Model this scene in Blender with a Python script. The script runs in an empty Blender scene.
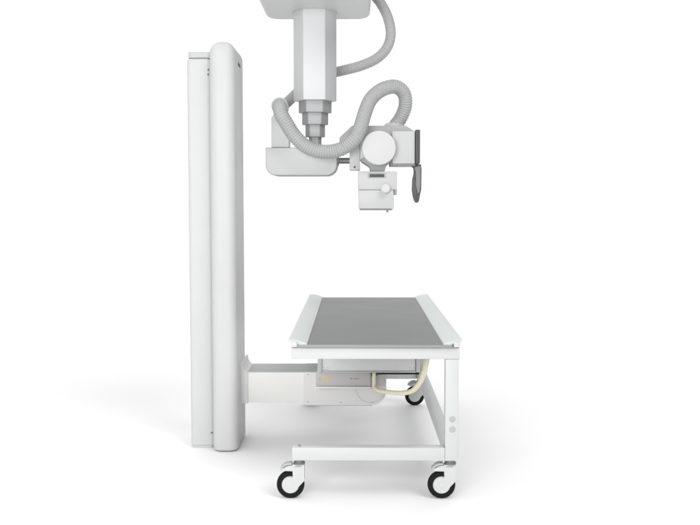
import bpy, bmesh, math, random
from mathutils import Vector, Matrix
random.seed(4)
PI = math.pi
scn = bpy.context.scene
COL = scn.collection

# ------------------------------------------------------------------ materials
def material(name, base, rough=.45, metal=0., var=.012, bump=.0, scale=6., spec=.22, tint=None):
    m = bpy.data.materials.new(name); m.use_nodes = True
    nt = m.node_tree; b = nt.nodes['Principled BSDF']
    b.inputs['Roughness'].default_value = rough
    b.inputs['Metallic'].default_value = metal
    b.inputs['Specular IOR Level'].default_value = spec
    tc = nt.nodes.new('ShaderNodeTexCoord')
    n = nt.nodes.new('ShaderNodeTexNoise'); n.inputs['Scale'].default_value = scale
    n.inputs['Detail'].default_value = 5
    nt.links.new(tc.outputs['Object'], n.inputs['Vector'])
    r = nt.nodes.new('ShaderNodeValToRGB')
    lo = [max(0, c * (1 - var)) for c in base]; hi = [min(1, c * (1 + var)) for c in (tint or base)]
    r.color_ramp.elements[0].position = .3; r.color_ramp.elements[1].position = .7
    r.color_ramp.elements[0].color = (*lo, 1); r.color_ramp.elements[1].color = (*hi, 1)
    nt.links.new(n.outputs['Fac'], r.inputs['Fac']); nt.links.new(r.outputs['Color'], b.inputs['Base Color'])
    mr = nt.nodes.new('ShaderNodeMapRange')
    mr.inputs['To Min'].default_value = rough * .85; mr.inputs['To Max'].default_value = min(1, rough * 1.15)
    nt.links.new(n.outputs['Fac'], mr.inputs['Value']); nt.links.new(mr.outputs['Result'], b.inputs['Roughness'])
    if bump:
        n2 = nt.nodes.new('ShaderNodeTexNoise'); n2.inputs['Scale'].default_value = 900; n2.inputs['Detail'].default_value = 2
        nt.links.new(tc.outputs['Object'], n2.inputs['Vector'])
        bp = nt.nodes.new('ShaderNodeBump'); bp.inputs['Strength'].default_value = bump; bp.inputs['Distance'].default_value = .001
        nt.links.new(n2.outputs['Fac'], bp.inputs['Height']); nt.links.new(bp.outputs['Normal'], b.inputs['Normal'])
    return m

M = dict(
    floor=material('studio_floor', (.89, .89, .89), .6, var=.0, spec=.3),
    white=material('white_enamel', (.55, .56, .56), .38, bump=.08),
    stand=material('stand_white_plastic', (.55, .553, .553), .42, bump=.1),
    stand_side=material('stand_body_white', (.56, .57, .57), .45, bump=.1),
    cap=material('stand_cap_grey', (.50, .505, .505), .5),
    rail=material('rail_aluminium', (.53, .57, .558), .35, bump=.05),
    panel=material('grey_table_laminate', (.19, .195, .195), .5, var=.02, bump=.1),
    panel_edge=material('panel_edge_grey', (.28, .285, .285), .4),
    unit=material('ceiling_unit_grey', (.52, .525, .525), .42, bump=.08),
    column=material('column_white', (.66, .665, .67), .62, metal=.30),
    section=material('column_section_grey', (.43, .433, .437), .58, metal=.35),
    housing=material('control_housing_white', (.54, .545, .545), .42, bump=.08),
    case=material('collimator_white', (.55, .553, .553), .42, bump=.06),
    tray=material('tray_light_grey', (.74, .745, .75), .4),
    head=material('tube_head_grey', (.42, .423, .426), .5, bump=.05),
    plate=material('plate_off_white', (.67, .665, .655), .45, bump=.06),
    grip=material('grip_grey', (.10, .102, .105), .45),
    inlay=material('grip_inlay_grey', (.24, .243, .247), .45),
    bright=material('bright_white', (.60, .60, .60), .4),
    hose=material('hose_grey_plastic', (.40, .403, .403), .5),
    arm=material('arm_warm_white', (.74, .735, .715), .45, bump=.06),
    flange=material('flange_grey', (.60, .605, .60), .42),
    lilac=material('grey_lilac_plate', (.52, .50, .50), .4, bump=.05),
    steel=material('brushed_steel', (.62, .63, .64), .3, metal=.85),
    mid=material('mid_grey', (.30, .305, .31), .45),
    dark=material('dark_grey_plastic', (.085, .088, .092), .5),
    black=material('black_rubber', (.004, .004, .0045), .7, spec=.25),
    beige=material('cream_tube', (.86, .80, .60), .4, var=.04),
    yellow=material('yellow_mark', (.85, .66, .12), .5),
    shaftg=material('shaft_grey', (.22, .225, .23), .35, metal=.5),
)

# ------------------------------------------------------------------ helpers
def link_obj(name, bm, mat, parent=None, origin=(0, 0, 0), smooth=35):
    bmesh.ops.translate(bm, verts=bm.verts, vec=-Vector(origin))
    bmesh.ops.recalc_face_normals(bm, faces=bm.faces)
    me = bpy.data.meshes.new(name); bm.to_mesh(me); bm.free()
    for p in me.polygons: p.use_smooth = True
    me.set_sharp_from_angle(angle=math.radians(smooth))
    me.materials.append(M[mat])
    o = bpy.data.objects.new(name, me); COL.objects.link(o)
    if parent: o.parent = parent
    return o

def thing(name, label, cat, loc):
    o = bpy.data.objects.new(name, None); COL.objects.link(o)
    o.location = loc; o.empty_display_size = .1
    o['label'] = label; o['category'] = cat
    return o

def merge(bm, other):
    me = bpy.data.meshes.new('tmp'); other.to_mesh(me); other.free()
    bm.from_mesh(me); bpy.data.meshes.remove(me)

def bevel(bm, w, seg=2, ang=25):
    if w <= 0: return
    bm.normal_update()
    es = [e for e in bm.edges if len(e.link_faces) == 2 and e.calc_face_angle(0) > math.radians(ang)]
    bmesh.ops.bevel(bm, geom=es, offset=w, segments=seg, profile=.5, affect='EDGES', clamp_overlap=True)

def add_box(bm, x0, x1, y0, y1, z0, z1, b=.002, seg=2):
    t = bmesh.new(); bmesh.ops.create_cube(t, size=1)
    bmesh.ops.scale(t, verts=t.verts, vec=(x1 - x0, y1 - y0, z1 - z0))
    bmesh.ops.translate(t, verts=t.verts, vec=((x0 + x1) / 2, (y0 + y1) / 2, (z0 + z1) / 2))
    bevel(t, b, seg); merge(bm, t); return bm

def add_prism(bm, pts, a, b, axis='y', bev=.002, seg=2, ang=25):
    """polygon extruded along an axis: y -> pts are (x,z); x -> (y,z); z -> (x,y)"""
    t = bmesh.new()
    f = {'y': lambda p, s: (p[0], s, p[1]), 'x': lambda p, s: (s, p[0], p[1]), 'z': lambda p, s: (p[0], p[1], s)}[axis]
    A = [t.verts.new(f(p, a)) for p in pts]; B = [t.verts.new(f(p, b)) for p in pts]
    t.faces.new(A); t.faces.new(list(reversed(B)))
    n = len(pts)
    for i in range(n): t.faces.new((A[i], B[i], B[(i + 1) % n], A[(i + 1) % n]))
    bmesh.ops.recalc_face_normals(t, faces=t.faces)
    if bev:
        t.normal_update()
        caps = set(list(t.faces)[:2])
        es = [e for e in t.edges if e.calc_face_angle(0) > math.radians(ang)]
        bmesh.ops.bevel(t, geom=es, offset=bev, segments=seg, profile=.5, affect='EDGES', clamp_overlap=True)
    merge(bm, t); return bm

def add_lathe(bm, prof, c, axis='y', n=40):
    """prof: list of (r, s) along the axis"""
    t = bmesh.new(); rings = []
    for r, s in prof:
        ring = []
        for i in range(n):
            a = 2 * PI * i / n; u, v = r * math.cos(a), r * math.sin(a)
            p = {'y': (u, s, v), 'x': (s, u, v), 'z': (u, v, s)}[axis]
            ring.append(t.verts.new(Vector(c) + Vector(p)))
        rings.append(ring)
    for A, B in zip(rings, rings[1:]):
        for i in range(n): t.faces.new((A[i], A[(i + 1) % n], B[(i + 1) % n], B[i]))
    if prof[0][0] != prof[-1][0] or prof[0][1] != prof[-1][1]:
        t.faces.new(rings[0]); t.faces.new(rings[-1])
    merge(bm, t); return bm

def add_ring(bm, prof, c, axis='y', n=48):
    """closed profile revolved (a torus-like solid)"""
    t = bmesh.new(); rings = []
    for r, s in prof:
        rings.append([t.verts.new(Vector(c) + Vector({'y': (r * math.cos(2 * PI * i / n), s, r * math.sin(2 * PI * i / n)),
                      'x': (s, r * math.cos(2 * PI * i / n), r * math.sin(2 * PI * i / n)),
                      'z': (r * math.cos(2 * PI * i / n), r * math.sin(2 * PI * i / n), s)}[axis])) for i in range(n)])
    k = len(rings)
    for j in range(k):
        A, B = rings[j], rings[(j + 1) % k]
        for i in range(n): t.faces.new((A[i], A[(i + 1) % n], B[(i + 1) % n], B[i]))
    merge(bm, t); return bm

def add_cyl(bm, r, a, b, c, axis='y', bev=.002, n=36):
    s = 1 if b > a else -1
    return add_lathe(bm, [(r - bev, a), (r, a + s * bev), (r, b - s * bev), (r - bev, b)], c, axis, n)

def rr(x0, x1, y0, y1, r, n=8):
    r = max(.0005, min(r, (x1 - x0) / 2 - 1e-4, (y1 - y0) / 2 - 1e-4)); P = []
    for cx, cy, a0 in ((x1 - r, y1 - r, 0), (x0 + r, y1 - r, 90), (x0 + r, y0 + r, 180), (x1 - r, y0 + r, 270)):
        for i in range(n + 1):
            a = math.radians(a0 + 90 * i / n); P.append((cx + r * math.cos(a), cy + r * math.sin(a)))
    return P

def add_slab(bm, x0, x1, y0, y1, z0, z1, rp, rt=.002, rb=.002, n=8):
    """box with rounded plan corners and rounded top/bottom rims"""
    t = bmesh.new(); rings = []; lev = []
    for i in range(n + 1):
        a = PI / 2 * i / n; lev.append((rb * (1 - math.sin(a)), z0 + rb * (1 - math.cos(a))))
    for i in range(n + 1):
        a = PI / 2 * i / n; lev.append((rt * (1 - math.cos(a)), z1 - rt + rt * math.sin(a)))
    for ins, z in lev:
        rings.append([t.verts.new((x, y, z)) for x, y in rr(x0 + ins, x1 - ins, y0 + ins, y1 - ins, rp - ins, n)])
    for A, B in zip(rings, rings[1:]):
        k = len(A)
        for i in range(k): t.faces.new((A[i], A[(i + 1) % k], B[(i + 1) % k], B[i]))
    t.faces.new(rings[0]); t.faces.new(rings[-1])
    merge(bm, t); return bm

def catmull(P, step):
    P = [Vector(p) for p in P]; Q = [2 * P[0] - P[1]] + P + [2 * P[-1] - P[-2]]
    dense = []
    for i in range(1, len(Q) - 2):
        for k in range(24):
            t = k / 24; a, b, c, d = Q[i - 1:i + 3]
            dense.append(.5 * ((2 * b) + (c - a) * t + (2 * a - 5 * b + 4 * c - d) * t * t + (3 * b - a - 3 * c + d) * t ** 3))
    dense.append(P[-1])
    out = [dense[0]]; acc = 0
    for p, q in zip(dense, dense[1:]):
        L = (q - p).length; pos = 0
        while acc + (L - pos) >= step:
            pos += step - acc; acc = 0; out.append(p.lerp(q, pos / L))
        acc += L - pos
    return out

def add_tube(bm, P, rad, n=20):
    """sweep: rad(i, frac) -> radius"""
    t = bmesh.new(); rings = []; N = len(P)
    tan = [(P[min(i + 1, N - 1)] - P[max(i - 1, 0)]).normalized() for i in range(N)]
    u = tan[0].orthogonal().normalized()
    for i in range(N):
        u = (u - tan[i] * u.dot(tan[i])).normalized(); v = tan[i].cross(u); r = rad(i, i / (N - 1))
        rings.append([t.verts.new(P[i] + (u * math.cos(2 * PI * k / n) + v * math.sin(2 * PI * k / n)) * r) for k in range(n)])
    for A, B in zip(rings, rings[1:]):
        for k in range(n): t.faces.new((A[k], A[(k + 1) % n], B[(k + 1) % n], B[k]))
    t.faces.new(rings[0]); t.faces.new(rings[-1])
    merge(bm, t); return bm

def hexa(cx, cy, R):
    return [(cx + R * math.cos(PI / 3 * k), cy + R * math.sin(PI / 3 * k)) for k in range(6)]

# ------------------------------------------------------------------ setting
bm = bmesh.new()
bmesh.ops.create_grid(bm, x_segments=8, y_segments=8, size=300)
fl = link_obj('floor', bm, 'floor'); fl['kind'] = 'structure'

# ------------------------------------------------------------------ wall stand
O = (-.86, 1.02, 0)
ws = thing('wall_stand', 'tall white column stand with rounded front cover holding a horizontal detector arm', 'wall stand', O)
def W(name, bm, mat, parent=None, **k): return link_obj(name, bm, mat, parent or ws, O, **k)
body = W('rear_column', add_slab(bmesh.new(), -.993, -.864, .876, 1.19, .0145, 2.1185, .022, .02, .004), 'stand_side')
W('top_cap', add_slab(bmesh.new(), -.986, -.865, .880, 1.18, 2.119, 2.151, .018, .004, .001), 'cap', body)
W('foot_plate', add_slab(bmesh.new(), -.986, -.870, .884, 1.18, .0, .0135, .018, .002, .002), 'flange', body)
for x, z in ((-.876, 2.055), (-.8775, 2.030), (-.878, .085)):
    W('screw', add_cyl(bmesh.new(), .0045, .8740, .879, (x, 0, z), 'y', .001, 14), 'dark', body)
bm = bmesh.new(); add_box(bm, -.8695, -.8585, .881, 1.175, .01, 2.14, .001)
W('seam_strip', bm, 'flange', body)
cover = W('front_cover', add_slab(bmesh.new(), -.860, -.725, .787, 1.19, .006, 2.196, .047, .060, .012, 12), 'stand')
# small dark lettering-like badge on the side face of the cover (illegible in the photo)
bm = bmesh.new()
y = .945
for w, h in ((.016, .022), (.010, .016), (.012, .016), (.010, .022), (.012, .016), (.006, .016)):
    add_box(bm, -.7252, -.7235, y, y + w, 2.085, 2.085 + h, .0004, 1); y += w + .004
W('badge', bm, 'dark', cover)
# flange and arm
arc = [(-.686 - .030 * math.sin(a), .409 + .052 * (1 - math.cos(a))) for a in [PI / 2 * k / 8 for k in range(9)]]
prof = [(-.727, .233), (-.6865, .233)] + [(x, z) for x, z in arc] + [(-.727, .461)]
arm = W('support_arm', add_box(bmesh.new(), -.690, -.02, .956, 1.213, .236, .4060, .002), 'arm')
W('arm_top_shade', add_box(bmesh.new(), -.6855, -.03, .957, 1.212, .4063, .4095, .001), 'head', arm)  # added sheet, its grey paints the weaker light on the arm top
W('flange', add_prism(bmesh.new(), prof, .944, 1.223, 'y', .0015, 1, 40), 'flange', arm)
# detector end plate: rounded lower right corner
P = [(-.376, .408), (-.376, .223)]
for k in range(11):
    a = -PI / 2 + PI / 2 * k / 10; P.append((.000 + .082 * math.cos(a), .305 + .082 * math.sin(a)))
P += [(.082, .408)]
pl = W('detector_plate', add_prism(bmesh.new(), P, .944, 1.235, 'y', .003, 2, 40), 'plate', smooth=30)
for x, z in ((-.352, .396), (-.352, .243), (-.17, .240), (.005, .240), (.005, .396)):
    W('screw', add_cyl(bmesh.new(), .0035, .9425, .946, (x, 0, z), 'y', .0006, 12), 'mid', pl)
Q = [(-.003, .4075), (-.003, .330), (.074, .330), (.0812, .352), (.0815, .4075)]
W('end_cap', add_prism(bmesh.new(), Q, .9415, .9438, 'y', .0008, 1, 30), 'lilac', pl)
W('lower_edge', add_box(bmesh.new(), -.374, .004, .947, 1.232, .2195, .2228, .0008), 'head', pl)
# semicircular pivot seam (thin raised band)
t = []
for r in (.0860, .0825):
    arcp = [(-.004 + r * math.cos(a), .322 + r * math.sin(a)) for a in [PI + PI * k / 24 for k in range(25)]]
    t.append(arcp)
W('pivot_seam', add_prism(bmesh.new(), t[0] + list(reversed(t[1])), .9405, .9455, 'y', 0), 'flange', pl)
# control box with warning mark and tiny print
cb = W('control_box', add_box(bmesh.new(), -.306, -.004, .915, 1.20, .336, .4155, .003), 'lilac')
W('lip', add_box(bmesh.new(), -.307, -.003, .902, .94, .3255, .3355, .002), 'tray', cb)
bm = bmesh.new()
for k in range(8):
    a = 2 * PI * k / 8; add_cyl(bm, .0036, .9135, .916, (-.249 + .0145 * math.cos(a), 0, .3785 + .0145 * math.sin(a)), 'y', .0005, 10)
for k in range(4):
    a = PI / 4 + PI / 2 * k
    d = Vector((math.cos(a), math.sin(a))); n_ = Vector((-d.y, d.x)) * .0016; c0 = Vector((-.249, .3785))
    q = [c0 + d * .003 + n_, c0 + d * .013 + n_, c0 + d * .013 - n_, c0 + d * .003 - n_]
    add_prism(bm, [tuple(p) for p in q], .9137, .916, 'y', 0)
W('warning_mark', bm, 'yellow', cb)
for x, w in ((-.118, .010), (-.100, .004), (-.092, .009), (-.079, .008), (-.307 + .02, .004)):
    W('marking', add_box(bmesh.new(), x, x + w, .9138, .916, .3755, .3825, .0003, 1), 'mid', cb)
# image receptor tray
tr = W('receptor_tray', add_box(bmesh.new(), -.272, .240, .896, 1.345, .424, .575, .003), 'tray')
for x0, x1 in ((-.296, -.2725), (.2425, .264)):
    W('side_rail', add_box(bmesh.new(), x0, x1, .886, 1.35, .418, .578, .003), 'white', tr)
W('tray_lip', add_box(bmesh.new(), -.272, .242, .890, .905, .4165, .4235, .001), 'white', tr)
for x0 in (-.262, .208):
    for dx in (0, .011, .022):
        for z in (.432, .444):
            if dx == .011 and z > .44: continue
            W('screw', add_cyl(bmesh.new(), .0022, .8942, .897, (x0 + dx, 0, z), 'y', .0004, 10), 'mid', tr)
W('slide_rail', add_box(bmesh.new(), .000, .262, .903, 1.32, .4045, .4150, .001), 'black', tr)
W('slide_plate', add_box(bmesh.new(), .002, .266, 1.10, 1.30, .400, .4040, .001), 'white', tr)
# cream coloured tube handle
hp = [(.013, .915, .412), (.013, .885, .407), (.013, .88, .372), (.016, .865, .342), (.038, .82, .333), (.096, .76, .335), (.157, .7, .344),
      (.206, .64, .368), (.239, .6, .412), (.26, .57, .47), (.271, .56, .526), (.277, .58, .572), (.274, .66, .597), (.262, .80, .59), (.255, .89, .56)]
hd = W('tube_handle', add_tube(bmesh.new(), catmull(hp, .008), lambda i, f: .0100 + .0062 * min(1, f * 1.3), 20), 'beige')
bm = bmesh.new(); add_box(bm, -.006, .032, .900, .921, .398, .416, .002); W('mount', bm, 'dark', hd)

# ------------------------------------------------------------------ patient table
O = (0, 1.0, 0)
tb = thing('patient_table', 'white mobile patient table with grey top, C-shaped frame and four castors', 'table', O)
def T(name, bm, mat, parent=None, **k): return link_obj(name, bm, mat, parent or tb, O, **k)
fr = bmesh.new()
add_box(fr, -.379, .380, 0, .052, .646, .6965, .003)
add_box(fr, -.379, .380, 1.928, 1.980, .646, .6965, .003)
add_box(fr, -.377, -.327, .0525, 1.9275, .648, .695, .003)
add_box(fr, .327, .378, .0525, 1.9275, .648, .695, .003)
T('top_frame', fr, 'white')
bm = bmesh.new()
add_box(bm, -.377, .3165, .001, .055, .180, .2395, .003)
f1 = T('lower_beam', bm, 'white')
T('lower_beam', add_box(bmesh.new(), -.377, .3165, 1.926, 1.980, .180, .2395, .003), 'white')
T('lower_beam', add_box(bmesh.new(), .320, .374, .0585, 1.9225, .181, .2385, .003), 'white')
bm = bmesh.new(); add_cyl(bm, .007, .2385, .246, (-.345, .03, 0), 'z', .001, 16); T('stud', bm, 'mid', f1)
for y0, y1 in ((0., .058), (1.923, 1.981)):
    lg = T('leg', add_box(bmesh.new(), .317, .3765, y0, y1, .1795, .6455, .003), 'white')
    for z in (.372, .325):
        bm = bmesh.new()
        s = y0 if y0 < 1 else y1; d = -1 if y0 < 1 else 1
        add_lathe(bm, [(.0145, s - d * .001), (.0145, s + d * .0012), (.0125, s + d * .0025), (.006, s + d * .0025), (.005, s + d * .001)], (.349, 0, z), 'y', 28)
        T('bolt', bm, 'head', lg)
pn = T('table_top', add_box(bmesh.new(), -.306, .306, -.004, 2.0, .700, .7135, .0015), 'panel')
bm = bmesh.new(); add_box(bm, -.352, .352, -.012, -.0045, .6985, .7120, .0012); T('front_edge', bm, 'panel_edge', pn)
for s in (-1, 1):
    # extruded rail: thin curved crest with an outer lip over a hollow body
    pr = [(.3065, .7005), (.376, .7005), (.378, .706), (.380, .7255), (.390, .7290), (.3925, .7320), (.389, .7342), (.376, .7348),
          (.360, .7335), (.342, .7298), (.324, .7246), (.311, .7185), (.3065, .7155)]
    rl = T('side_rail', add_prism(bmesh.new(), [(s * x, z) for x, z in pr], -.008, 2.004, 'y', .0008, 1, 50), 'rail')
    ep = bmesh.new(); add_box(ep, *(sorted((s * .3515, s * .3765))), -.014, -.0085, .7015, .7275, .002)
    T('end_block', ep, 'white', rl)
    ep = bmesh.new(); add_box(ep, *(sorted((s * .3455, s * .3508))), -.0135, -.0085, .7025, .7165, .001)
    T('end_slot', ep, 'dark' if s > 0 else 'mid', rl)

# castors: one built, three copied
CAST = (-.345, .030, 0)     # swivel axis
wc = (-.041, 0, .0635)       # wheel centre, local
def CB(name, bm, mat, parent, **k): return link_obj(name, bm, mat, parent, (0, 0, 0), **k)
fk = bmesh.new()
for y0 in (-.0225, .0175):
    P = []
    for k in range(13):
        a = math.radians(72 + (345 - 72) * k / 12); P.append((wc[0] + .0375 * math.cos(a), wc[2] + .0375 * math.sin(a)))
    P += [(.0205, wc[2] + .018), (.0235, wc[2] + .024), (.0235, .155), (-.030, .155), (-.052, .1525), (-.066, .146), (-.078, .136), (-.079, .131), (-.066, .1295), (-.031, .1285)]
    P = [(x, z) for x, z in P]
    add_prism(fk, P, y0, y0 + .005, 'y', .001, 1, 40)
add_slab(fk, -.034, .0235, -.0225, .0225, .146, .158, .012, .003, .002)
castor0 = CB('castor', fk, 'white', None)
CB('swivel_collar', add_lathe(bmesh.new(), [(.026, .1583), (.027, .160), (.027, .1665), (.022, .168), (.022, .1790)], (-.001, 0, 0), 'z', 30), 'shaftg', castor0)
ty = [(.0405, -.0145), (.0595, -.0145), (.0625, -.011), (.0635, -.004), (.0635, .004), (.0625, .011), (.0595, .0145), (.0405, .0145)]
CB('tyre', add_ring(bmesh.new(), ty, wc, 'y', 56), 'black', castor0)
CB('wheel_disc', add_lathe(bmesh.new(), [(.0400, -.0135), (.039, -.0155), (.013, -.0165), (.013, .0165), (.039, .0155), (.0400, .0135)], wc, 'y', 40), 'white', castor0)
CB('axle', add_cyl(bmesh.new(), .006, -.0235, .0235, wc, 'y', .0015, 20), 'bright', castor0)
pd = [(-.0345, .1560), (-.0345, .1660), (-.058, .1640), (-.072, .157), (-.084, .145), (-.088, .134), (-.081, .136), (-.069, .1485), (-.054, .1550)]
CB('brake_pedal', add_prism(bmesh.new(), pd, -.020, .020, 'y', .002, 2, 30), 'head', castor0)
spots = [(-.345, .030), (.345, .030), (.345, 1.952), (-.345, 1.952)]
for i, (x, y) in enumerate(spots):
    if i == 0: c = castor0
    else:
        c = castor0.copy(); COL.objects.link(c)
        for ch in list(castor0.children):
            k = ch.copy(); COL.objects.link(k); k.parent = c
    c.parent = tb; c.location = (x - O[0], y - O[1], 0)

# ------------------------------------------------------------------ ceiling suspended tube unit
O = (-.315, 1.1, 2.40)
cu = thing('ceiling_tube_unit', 'grey ceiling-hung telescopic column carrying a tube head with corrugated hoses above the table', 'x-ray unit', O)
def U(name, bm, mat, parent=None, **k): return link_obj(name, bm, mat, parent or cu, O, **k)
car = U('ceiling_carriage', add_slab(bmesh.new(), -.602, -.006, .62, 1.325, 2.400, 2.60, .085, .01, .030, 10), 'unit')
U('column_shade_ring', add_ring(bmesh.new(), [(.1215, 2.3985), (.1255, 2.3985), (.1265, 2.402), (.1215, 2.402)], (-.315, 1.1, 0), 'z', 48), 'head', car)  # added ring, soft shade around the column top put in as grey
cx, cy = -.315, 1.1
col = U('telescopic_column', add_prism(bmesh.new(), hexa(cx, cy, .1205), 1.910, 2.402, 'z', .0025, 2), 'column')
for R, z0, z1 in ((.0925, 1.845, 1.9095), (.0735, 1.779, 1.8445), (.0555, 1.711, 1.7785), (.0360, 1.640, 1.7105)):
    U('column_section', add_prism(bmesh.new(), hexa(cx, cy, R), z0, z1, 'z', .0018, 2), 'section', col)
# lower control housing: rounded lower corners
def rounded_lower(x0, x1, z0, z1, r, rt=.006, n=8):
    P = [(x0, z1), (x0, z0 + r)]
    P = []
    for cx_, cz_, a0, R_ in ((x1 - rt, z1 - rt, 0, rt), (x0 + rt, z1 - rt, 90, rt), (x0 + r, z0 + r, 180, r), (x1 - r, z0 + r, 270, r)):
        for i in range(n + 1):
            a = math.radians(a0 + 90 * i / n); P.append((cx_ + R_ * math.cos(a), cz_ + R_ * math.sin(a)))
    return P
hs = U('control_housing', add_prism(bmesh.new(), rounded_lower(-.585, -.192, 1.497, 1.648, .058), 1.0, 1.235, 'y', .007, 3, 40), 'housing')
P = rounded_lower(-.554, -.456, 1.650, 1.828, .004, .022)
U('edge_shade_shell', add_prism(bmesh.new(), rounded_lower(-.588, -.189, 1.494, 1.651, .061), 1.030, 1.238, 'y', .006, 2, 40), 'head', hs)  # added oversize shell, its grey rim paints the darkened housing edges
U('upright_box', add_prism(bmesh.new(), P, 1.012, 1.13, 'y', .005, 2, 40), 'housing', hs)
sh = U('pivot_shaft', add_cyl(bmesh.new(), .0165, -.196, -.116, (0, 1.06, 1.578), 'x', .002, 28), 'shaftg')
U('shaft_flange', add_cyl(bmesh.new(), .029, -.1935, -.181, (0, 1.06, 1.578), 'x', .003, 28), 'mid', sh)
br = U('pivot_bracket', add_box(bmesh.new(), -.122, -.064, 1.0, 1.13, 1.524, 1.672, .004), 'unit')
bm = bmesh.new(); add_cyl(bm, .006, .9975, 1.001, (-.094, 0, 1.541), 'y', .001, 16)
U('bolt', bm, 'dark', br)
# tube head housing
th = U('tube_head', add_prism(bmesh.new(), [(-.178, 1.706), (-.108, 1.772), (.190, 1.772), (.236, 1.742), (.236, 1.652), (-.178, 1.652)], 1.045, 1.29, 'y', .006, 2, 20), 'head')
U('hose_boss', add_lathe(bmesh.new(), [(.060, 1.766), (.060, 1.772), (.056, 1.779), (.046, 1.789), (.038, 1.7915)], (.127, 1.12, 0), 'z', 30), 'unit', th)
U('side_housing', add_prism(bmesh.new(), [(.112, 1.558), (.2385, 1.558), (.2385, 1.738), (.112, 1.738)], .995, 1.26, 'y', .006, 2, 20), 'case', th)
U('bottom_trim', add_box(bmesh.new(), .108, .2395, .993, 1.26, 1.5495, 1.5565, .001), 'mid', th)
U('side_trim', add_box(bmesh.new(), .1035, .1105, .993, 1.26, 1.5495, 1.655, .001), 'mid', th)
tc = (.038, 0, 1.643)
dr = U('tube_drum', add_lathe(bmesh.new(), [(.086, .930), (.0905, .9315), (.0925, .935), (.0925, .975), (.094, .977), (.094, 1.20), (.088, 1.205)], tc, 'y', 64), 'bright')
U('drum_flange', add_box(bmesh.new(), -.0635, -.040, .985, 1.19, 1.580, 1.690, .004), 'housing', dr)
# collar between drum and collimator
ck = U('yoke_neck', add_prism(bmesh.new(), [(-.058, 1.590), (.112, 1.590), (.112, 1.575), (.078, 1.543), (.072, 1.5185), (-.006, 1.5185), (-.012, 1.543), (-.058, 1.572)], .982, 1.16, 'y', .002, 1, 20), 'mid')
# collimator
cl = U('collimator', add_box(bmesh.new(), -.075, .139, .975, 1.185, 1.4165, 1.5175, .004), 'case')
U('lower_case', add_box(bmesh.new(), -.072, .121, .978, 1.18, 1.311, 1.4145, .005), 'case', cl)
U('seam', add_box(bmesh.new(), -.072, .132, .982, 1.18, 1.4130, 1.4180, .0005), 'mid', cl)
U('step', add_box(bmesh.new(), .1235, .1385, .980, 1.18, 1.388, 1.4163, .002), 'mid', cl)
U('slot', add_box(bmesh.new(), -.022, .0775, .9735, .98, 1.4800, 1.5085, .001), 'head', cl)
U('slot_inset', add_box(bmesh.new(), -.012, .068, .9720, .9740, 1.4850, 1.5020, .001), 'dark', cl)  # dark inset standing just proud of the slot
U('knob', add_lathe(bmesh.new(), [(.0275, .9768), (.0275, .9700), (.0235, .9690), (.0235, .9500), (.0215, .9475), (.010, .9468)], (.077, 0, 1.423), 'y', 36), 'bright', cl)
U('base_trim', add_box(bmesh.new(), -.066, .114, .985, 1.172, 1.3035, 1.3095, .001), 'mid', cl)
bm = bmesh.new(); add_cyl(bm, .006, 1.292, 1.304, (.087, 1.0, 0), 'z', .001, 14); U('stud', bm, 'mid', cl)
# control panel seen edge-on with a hanging grip
cp = U('control_panel', add_box(bmesh.new(), .2405, .2655, .985, 1.285, 1.5600, 1.7450, .003), 'dark')
gp = [(.220, 1.556), (.275, 1.558), (.278, 1.530), (.277, 1.420), (.269, 1.380), (.264, 1.352), (.254, 1.343), (.242, 1.349), (.233, 1.372), (.226, 1.415), (.228, 1.470), (.236, 1.510), (.235, 1.535), (.222, 1.549)]
gr = U('grip', add_prism(bmesh.new(), gp, 1.035, 1.095, 'y', .007, 3, 12), 'grip', cp)
gp2 = [(.2385, 1.545), (.2720, 1.548), (.2715, 1.44), (.2660, 1.40), (.2560, 1.40), (.2470, 1.44), (.2460, 1.50)]
U('grip_inlay', add_prism(bmesh.new(), gp2, 1.0285, 1.034, 'y', .002, 2, 12), 'inlay', gr)
for x, z in ((.2415, 1.515), (.2405, 1.480), (.249, 1.385), (.252, 1.368)):
    U('button', add_cyl(bmesh.new(), .0050, 1.0275, 1.036, (x, 0, z), 'y', .001, 12), 'dark', gr)
# corrugated hoses
GROOVE = (0, 0, .12, .7, 1, .7, .12, 0)
def hose(name, P, R, pitch, depth, parent=None):
    path = catmull(P, pitch / 8)
    return U(name, add_tube(bmesh.new(), path, lambda i, f: R - depth * GROOVE[i % 8], 24), 'hose', parent, smooth=80)
h1 = [(-.03, 1.3, 2.62), (.006, 1.3, 2.555), (.058, 1.3, 2.487), (.098, 1.3, 2.407), (.114, 1.3, 2.316), (.092, 1.3, 2.237), (.029, 1.3, 2.174), (-.063, 1.3, 2.134),
      (-.162, 1.3, 2.108), (-.25, 1.3, 2.088), (-.325, 1.3, 2.064), (-.395, 1.29, 2.010), (-.450, 1.25, 1.950), (-.490, 1.17, 1.900), (-.503, 1.09, 1.880)]
hose('ceiling_hose', h1, .0300, .0125, .0022)
jt = U('hose_joint', add_lathe(bmesh.new(), [(.036, 1.12), (.041, 1.115), (.043, 1.10), (.043, .985), (.0455, .983), (.0455, .968), (.041, .966), (.038, .966)], (-.504, 0, 1.874), 'y', 40), 'unit')
h2 = [(-.504, 1.04, 1.874), (-.5035, .975, 1.8735), (-.500, .935, 1.857), (-.489, .912, 1.820), (-.463, .905, 1.775),
      (-.421, .9, 1.71), (-.367, .9, 1.656), (-.302, .9, 1.626), (-.227, .9, 1.621), (-.157, .9, 1.640), (-.097, .9, 1.688), (-.062, .92, 1.754), (-.037, .96, 1.838),
      (-.004, 1.0, 1.913), (.057, 1.04, 1.968), (.131, 1.08, 1.989), (.180, 1.1, 1.956), (.190, 1.11, 1.890), (.166, 1.12, 1.823), (.128, 1.12, 1.770)]
hose('head_hose', h2, .0395, .0132, .0042)

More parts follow.
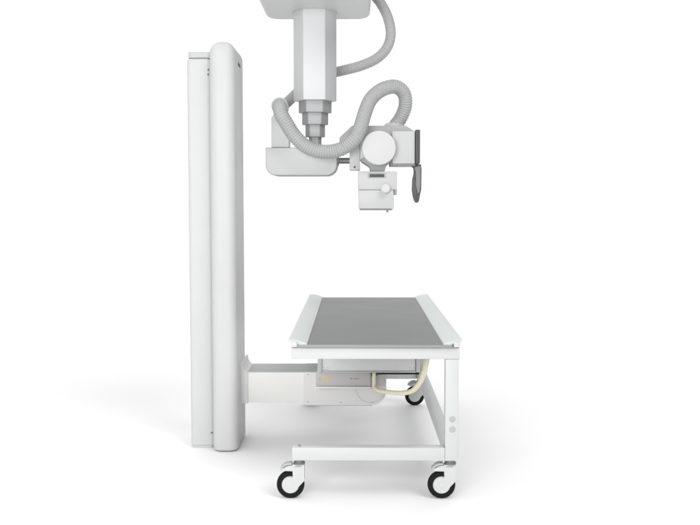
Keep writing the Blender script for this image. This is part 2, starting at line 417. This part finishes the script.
# ------------------------------------------------------------------ world: white studio surround
w = bpy.data.worlds.new('World'); scn.world = w; w.use_nodes = True
nt = w.node_tree; bg = nt.nodes['Background']
tcn = nt.nodes.new('ShaderNodeTexCoord')
sep = nt.nodes.new('ShaderNodeSeparateXYZ'); nt.links.new(tcn.outputs['Generated'], sep.inputs[0])
def mapr(src, a, b, lo, hi, smooth=True):
    m = nt.nodes.new('ShaderNodeMapRange'); m.interpolation_type = 'SMOOTHSTEP' if smooth else 'LINEAR'
    for k, v in zip(('From Min', 'From Max', 'To Min', 'To Max'), (a, b, lo, hi)): m.inputs[k].default_value = v
    nt.links.new(src, m.inputs['Value']); return m.outputs['Result']
def mul(a, b):
    m = nt.nodes.new('ShaderNodeMath'); m.operation = 'MULTIPLY'; nt.links.new(a, m.inputs[0]); nt.links.new(b, m.inputs[1]); return m.outputs[0]
def dotp(v):
    d = nt.nodes.new('ShaderNodeVectorMath'); d.operation = 'DOT_PRODUCT'
    nt.links.new(tcn.outputs['Generated'], d.inputs[0]); d.inputs[1].default_value = Vector(v).normalized(); return d.outputs['Value']
def addm(a, b):
    m = nt.nodes.new('ShaderNodeMath'); m.operation = 'ADD'; nt.links.new(a, m.inputs[0]); nt.links.new(b, m.inputs[1]); return m.outputs[0]
zen = mapr(sep.outputs['Z'], .15, .95, 1.10, 1.42)                      # white backdrop rising to a white ceiling
side = mapr(dotp((1, -.35, -.05)), .03, .58, 1.0, .06)                 # dark side of the studio, right
left = mapr(dotp((-1, -.15, -.05)), .22, .80, 1.0, .55)                 # dim left side
rear = mapr(dotp((-.2, -1, -.1)), -.1, .8, 1.0, .55)                    # dim room behind the camera
lum = mul(mul(mul(zen, side), left), rear)
lum = addm(lum, mapr(dotp((-.66, -.38, .62)), .90, .97, 0, .7))        # large softbox, left front
lum = addm(lum, mapr(dotp((.47, -.54, .70)), .945, .985, 0, 6.0))         # smaller softbox, right front
nt.links.new(lum, bg.inputs['Strength'])
bg.inputs['Color'].default_value = (1, 1, 1, 1)

def area(name, loc, target, size, power):
    l = bpy.data.lights.new(name, 'AREA'); l.shape = 'RECTANGLE'; l.size, l.size_y = size; l.energy = power
    o = bpy.data.objects.new(name, l); COL.objects.link(o); o.location = loc
    o.rotation_euler = (Vector(target) - Vector(loc)).to_track_quat('-Z', 'Y').to_euler(); return o
area('front_softbox', (-1.5, -4.7, 2.1), (-.1, 1, .9), (2.4, 1.8), 165)

# ------------------------------------------------------------------ camera
cam = bpy.data.cameras.new('Camera'); co = bpy.data.objects.new('Camera', cam); COL.objects.link(co)
cam.sensor_width = 36; cam.lens = 930 / 700 * 36; cam.clip_start = .05; cam.clip_end = 2000
co.location = (-.0915, -4.15, 1.365)
co.rotation_euler = (math.radians(90 - 3.9), 0, math.radians(.31))
scn.camera = co

scn.render.engine = 'CYCLES'
scn.cycles.use_denoising = True
scn.cycles.max_bounces = 8
scn.view_settings.view_transform = 'Standard'; scn.view_settings.look = 'None'
scn.view_settings.exposure = 0; scn.view_settings.gamma = 1
